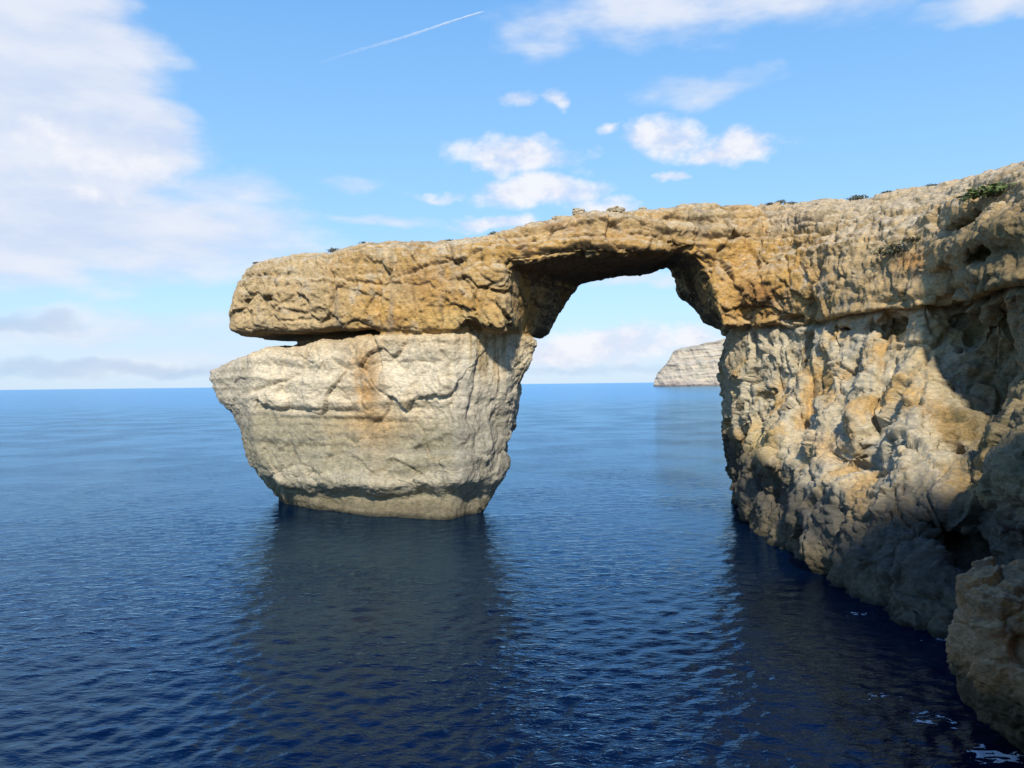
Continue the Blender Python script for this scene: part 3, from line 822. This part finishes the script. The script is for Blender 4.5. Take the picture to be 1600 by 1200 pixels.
# ------------------------------------------------------------------ water
WAVES = []
for k in range(72):
    lam = .32*(2.6/.32)**rng.random()
    th = R(115)+rng.normal()*.75
    WAVES.append((lam, 2*math.pi/lam*math.cos(th), 2*math.pi/lam*math.sin(th), rng.random()*6.283, lam*.0046*(1.15 if lam < 1.4 else .6)))
def wave_z(X, Y, DR):
    Z = np.zeros_like(X)
    for lam, kx, ky, p0, amp in WAVES:
        ph = kx*X+ky*Y+p0
        Z += amp*np.clip((lam/DR-2.2)/3, 0, 1)*(np.sin(ph)+.25*np.sin(2*ph+1.5))
    return Z
def build_water():
    m = bpy.data.materials.new('sea_water'); m.use_nodes = True
    w = NT(m.node_tree); w.n.remove(w.n['Principled BSDF'])
    body = w.n.new('ShaderNodeBsdfDiffuse'); body.inputs['Color'].default_value = (.0006,.0055,.026,1)
    gl = w.n.new('ShaderNodeBsdfGlossy'); gl.distribution = 'MULTI_GGX'; gl.inputs['Color'].default_value = (.43,.72,1.0,1)
    fr = w.n.new('ShaderNodeFresnel'); fr.inputs['IOR'].default_value = 1.333
    mx = w.n.new('ShaderNodeMixShader'); w.l.new(fr.outputs[0], mx.inputs[0]); w.l.new(body.outputs[0], mx.inputs[1]); w.l.new(gl.outputs[0], mx.inputs[2])
    w.l.new(mx.outputs[0], w.n['Material Output'].inputs['Surface'])
    geo = w.n.new('ShaderNodeNewGeometry'); pos = geo.outputs['Position']
    mp = w.n.new('ShaderNodeMapping'); w.l.new(pos, mp.inputs[0])
    mp.inputs['Rotation'].default_value = (0,0,R(25)); mp.inputs['Scale'].default_value = (.62,1.25,1)
    n1 = w.noise(mp.outputs[0], .9, 3, .55, .4)
    n2 = w.noise(mp.outputs[0], 2.7, 3, .6, .3)
    big = w.noise(pos, .045, 4, .6)
    h = w.m('ADD', w.m('MULTIPLY', n1, .105), w.m('MULTIPLY', n2, .065))
    h = w.m('MULTIPLY', h, w.ss(big, .35, .65, .45, 1.5))
    ln = w.n.new('ShaderNodeVectorMath'); ln.operation = 'LENGTH'; w.l.new(pos, ln.inputs[0])
    far = w.ss(ln.outputs['Value'], 60, 900)
    w.l.new(w.m('MULTIPLY_ADD', far, .12, .04), gl.inputs['Roughness'])
    h = w.m('MULTIPLY', h, w.m('MULTIPLY_ADD', far, -.62, 1.0))
    bp = w.n.new('ShaderNodeBump'); bp.inputs['Strength'].default_value = 1.0; bp.inputs['Distance'].default_value = 1.0
    w.l.new(h, bp.inputs['Height'])
    for nd in (gl, body, fr): w.l.new(bp.outputs[0], nd.inputs['Normal'])
    ang = np.concatenate([np.linspace(-180,-43,40)[:-1], np.arange(-43,43.01,.112), np.linspace(43,180,40)[1:]])
    ang = np.radians(ang[:-1])           # -180 and 180 are the same spoke
    rr = [3., 8, 14, 18]
    r = 20.
    while r < 500: rr.append(r); r *= 1.0062
    while r < 90000: rr.append(r); r *= 1.09
    rr = np.array(rr)
    dr = np.gradient(rr)
    Rg, Ag = np.meshgrid(rr, ang, indexing='ij'); DR = np.repeat(dr[:,None], len(ang), 1)
    X, Y = Rg*np.sin(Ag), Rg*np.cos(Ag)
    Z = wave_z(X, Y, DR)
    V = np.stack([X,Y,Z], -1).reshape(-1,3)
    n, k = len(rr), len(ang)
    i, j = np.meshgrid(np.arange(n-1), np.arange(k), indexing='ij')
    j2 = (j+1) % k
    F = np.stack([i*k+j, i*k+j2, (i+1)*k+j2, (i+1)*k+j], -1).reshape(-1,4)
    o = link('sea_water', to_mesh('sea_water', V, F), m)
    o['kind'] = 'structure'
    print('water quads', len(F))
build_water()

# ------------------------------------------------------------------ foam where the swell meets the near rock
def foam():
    out_v, out_f = [], []; nv = 0
    h = .035
    for cx, cy, rx, ry, thr in ((18.0,30.8,1.2,1.1,.08),(17.3,34.2,1.6,1.3,.24),(20.6,49.6,2.2,1.0,.30),(22.9,44.6,1.4,.8,.26),(16.4,36.8,1.5,1.0,.34)):
        gx = np.arange(cx-rx*1.5, cx+rx*1.5, h); gy = np.arange(cy-ry*1.5, cy+ry*1.5, h)
        X, Y = np.meshgrid(gx, gy, indexing='ij')
        q = np.stack([X.ravel(), Y.ravel(), X.ravel()*0], 1)
        wv = np.stack([perlin(q*.9+4), perlin(q*.9+44), q[:,2]], 1)
        web = fbm((q+wv*.5)*np.array((1.0,2.4,1)), 5, .65, ridge=True).reshape(X.shape)
        rad = ((X-cx)/rx)**2+((Y-cy)/ry)**2
        val = web-.35-thr-rad*.45+.25*perlin(q*2.2+8).reshape(X.shape)
        Z = wave_z(X, Y, np.full(X.shape, .0062*np.hypot(cx, cy)))+.012+.05*np.clip(val, 0, .8)
        ok = val > 0
        k = len(gy); i, j = np.meshgrid(np.arange(len(gx)-1), np.arange(k-1), indexing='ij')
        F = np.stack([i*k+j, (i+1)*k+j, (i+1)*k+j+1, i*k+j+1], -1).reshape(-1,4)
        F = F[ok.ravel()[F].all(1)]
        if not len(F): continue
        V = np.stack([X,Y,Z], -1).reshape(-1,3)
        u, inv = np.unique(F.ravel(), return_inverse=True)
        out_v.append(V[u]); out_f.append(inv.reshape(F.shape)+nv); nv += len(u)
    m = bpy.data.materials.new('foam'); m.use_nodes = True
    b = m.node_tree.nodes['Principled BSDF']; b.inputs['Base Color'].default_value = (.62,.66,.68,1); b.inputs['Roughness'].default_value = .8
    o = link('sea_foam', to_mesh('sea_foam', np.concatenate(out_v), np.concatenate(out_f)), m)
    o['kind'] = 'stuff'
foam()

# ------------------------------------------------------------------ shrubs and loose blocks on top of the rock
PX, PY = project(RV_)
def skyline(px, w=4):
    m = (np.abs(PX-px) < w) & (RV_[:,1] < 112)
    i = np.nonzero(m)[0]; return RV_[i[np.argmin(PY[i])]]
def onface(px, py, w=5):
    m = (np.abs(PX-px) < w) & (np.abs(PY-py) < w)
    i = np.nonzero(m)[0]; return RV_[i[np.argmin(RV_[i,1])]]
def leaf_material(name, a, b_):
    m = bpy.data.materials.new(name); m.use_nodes = True
    w = NT(m.node_tree); b = w.n['Principled BSDF']
    geo = w.n.new('ShaderNodeNewGeometry'); nf = w.noise(geo.outputs['Position'], 5, 3, .6)
    w.l.new(w.mix(w.ss(nf,.35,.65), (*a,1), (*b_,1)), b.inputs['Base Color']); b.inputs['Roughness'].default_value = .7
    return m
LEAF = {'green': leaf_material('green_leaf', (.07,.12,.025), (.13,.17,.05)), 'grey': leaf_material('grey_leaf', (.075,.08,.045), (.13,.125,.07))}
BARK = leaf_material('twig_bark', (.09,.07,.05), (.14,.11,.08))
def foliage_mesh(seed, n, flat):
    r = np.random.default_rng(seed)
    d = r.normal(size=(n,3)); d /= np.linalg.norm(d,axis=1)[:,None]; d[:,2] = np.abs(d[:,2])
    lump = 1+.35*perlin(d*1.9+seed)
    c = d*(r.random((n,1))**.4)*lump[:,None]*np.array((1,1,flat))
    t = r.normal(size=(n,3)); t /= np.linalg.norm(t,axis=1)[:,None]
    b = np.cross(t, r.normal(size=(n,3))); b /= np.linalg.norm(b,axis=1)[:,None]
    L = (.10+.08*r.random((n,1))); W = L*.42
    V = np.stack([c-t*L, c+b*W, c+t*L, c-b*W], 1).reshape(-1,3)
    return to_mesh('foliage', V, np.arange(4*n).reshape(n,4), False)
def stem_mesh(seed, flat):
    r = np.random.default_rng(seed); bm = bmesh.new()
    for k in range(6):
        a = r.random()*6.28; e = Vector((math.cos(a)*.6, math.sin(a)*.6, .55*flat+.2*r.random()))
        m = e*.5+Vector((0,0,.12)); pts = [Vector((0,0,-.15)), m, e]; rad = [.05,.035,.012]; rings = []
        for p, q in zip(pts, rad):
            rings.append([bm.verts.new(p+Vector((math.cos(u)*q, math.sin(u)*q, 0))) for u in (0,1.57,3.14,4.71)])
        for A, B in zip(rings, rings[1:]):
            for i in range(4): bm.faces.new((A[i],A[(i+1)%4],B[(i+1)%4],B[i]))
    me = bpy.data.meshes.new('stem'); bm.to_mesh(me); bm.free(); return me
KINDS = {}
for kind, n, flat in (('green', 420, .55), ('grey', 300, .7)):
    KINDS[kind] = []
    for sd_ in (3, 8, 21):
        fm, sm = foliage_mesh(sd_, n, flat), stem_mesh(sd_, flat)
        fm.materials.append(LEAF[kind]); sm.materials.append(BARK)
        KINDS[kind].append((fm, sm))
SHRUBS = [(1550,297,'green',1.5,0,'bright green shrub spreading on the pale cliff slope at far right'),
    (1393,389,'grey',1.15,0,'grey-green shrub clinging below the dark streak on the cliff face'),
    (1425,372,'grey',.7,0,'small olive shrub just above and right of the grey-green shrub on the cliff face'),
    (1340,0,'grey',.95,1,'widest dark shrub on the cliff skyline, right of the arch'),
    (1200,0,'grey',.42,1,'small round dark shrub alone on the skyline above the right end of the opening'),
    (1237,0,'grey',.62,1,'low dark shrub on the skyline, second to the right of the small round one'),
    (1222,0,'grey',.45,1,'tiny dark tuft on the skyline beside the small round shrub'),
    (1385,0,'grey',.55,1,'dark tuft on the rising skyline just right of the widest shrub'),
    (1452,0,'grey',.6,1,'dark tuft on the steep skyline, highest of the row'),
    (768,0,'grey',.5,1,'dark green tuft on the slab top above the left edge of the opening'),
    (706,0,'grey',.45,1,'small tuft on the slab top above the front corner of the pillar'),
    (566,0,'grey',.55,1,'dark shrub on the slab top above the orange stain of the pillar'),
    (522,0,'grey',.7,1,'dark low shrub at the crack in the slab top, left part of the arch'),
    (398,0,'grey',.45,1,'tuft at the rounded seaward end of the slab top')]
def make_shrub(i, px, py, kind, size, sky, label):
    p = skyline(px) if sky else onface(px, py)
    e = empty('shrub', p-np.array((0,0,.34*size if sky else .1*size)))
    e.scale = (size*1.45, size*1.3, size*(.8+.25*math.sin(i*2.3))); e.rotation_euler = (0,0,i*1.9)
    tag(e, label, 'shrub', 'shrubs growing on the bare rock')
    fm, sm = KINDS[kind][i % 3]
    for nm, me in (('foliage', fm), ('stem', sm)):
        c = bpy.data.objects.new(nm, me); C.objects.link(c); c.parent = e
for i, a in enumerate(SHRUBS): make_shrub(i, *a)

def boulder(px, sx, sy, sz, seed, label):
    p = skyline(px, 3)
    bm = bmesh.new(); bmesh.ops.create_icosphere(bm, subdivisions=4, radius=1)
    V = np.array([v.co[:] for v in bm.verts])
    box = V/np.maximum(np.abs(V).max(1), .6)[:,None]*.85
    V = V*.4+box*.6
    f1, f2, rid, off = worley(V*1.6+seed*7)
    V = V*(1+.14*rid[:,0]+.10*fbm(V*2.5+seed,3,.6))[:,None]
    V = V*np.array((sx,sy,sz))
    for v, c in zip(bm.verts, V): v.co = c
    me = bpy.data.meshes.new('boulder'); bm.to_mesh(me); bm.free()
    add_col(me, np.clip(np.tile(np.array((.50,.42,.29)),(len(V),1))*(1+.25*fbm(V*2+seed,3))[:,None],.02,.8))
    o = link('boulder', me, ROCK); o.location = p+np.array((0,.5,sz*.55)); o.rotation_euler = (0,.05,seed*.7)
    tag(o, label, 'boulder', 'loose blocks lying on the slab top')
boulder(967, 1.0, .8, .34, 1, 'flat pale block lying on top of the bridge right of its middle')
boulder(903, .75, .7, .36, 2, 'rounded pale block on top of the bridge above the left half of the opening')
boulder(868, .5, .5, .26, 3, 'small block on the bridge just left of the rounded pale block')
boulder(1004, .45, .4, .2, 4, 'small block on the bridge just right of the flat pale block')

# ------------------------------------------------------------------ aircraft trail high in the sky
def contrail():
    a, b = P(500,98,9000), P(757,18,9000)
    n, k = 60, 10; V = []; fade = []
    up_ = np.array((0,0,1.)); ax = (b-a)/np.linalg.norm(b-a); s1 = np.cross(ax, up_); s1 /= np.linalg.norm(s1); s2 = np.cross(s1, ax)
    for i in range(n):
        t = i/(n-1); r = (15-9*t**3)*(1+.18*math.sin(i*1.7)+.12*math.sin(i*.6))*(1 if i < n-1 else .3)
        c = a+(b-a)*t+s2*6*math.sin(t*9)
        for j in range(k):
            u = j/k*2*math.pi; V.append(c+(s1*math.cos(u)+s2*math.sin(u))*r); fade.append(t)
    F = [(i*k+j, i*k+(j+1)%k, (i+1)*k+(j+1)%k, (i+1)*k+j) for i in range(n-1) for j in range(k)]
    me = to_mesh('contrail', np.array(V)-a, np.array(F)); f = np.array(fade)
    add_col(me, np.stack([np.clip(.02+.38*f**1.4,0,1)]*3, 1), 'fade')
    m = bpy.data.materials.new('ice_trail'); m.use_nodes = True
    w = NT(m.node_tree); b_ = w.n['Principled BSDF']; b_.inputs['Base Color'].default_value = (.9,.92,.95,1); b_.inputs['Roughness'].default_value = 1
    at = w.n.new('ShaderNodeAttribute'); at.attribute_name = 'fade'
    w.l.new(at.outputs['Fac'], b_.inputs['Alpha'])
    o = link('contrail', me, m); o.location = a
    tag(o, 'thin white aircraft trail slanting across the blue sky above the arch', 'contrail')
contrail()
print('DONE')
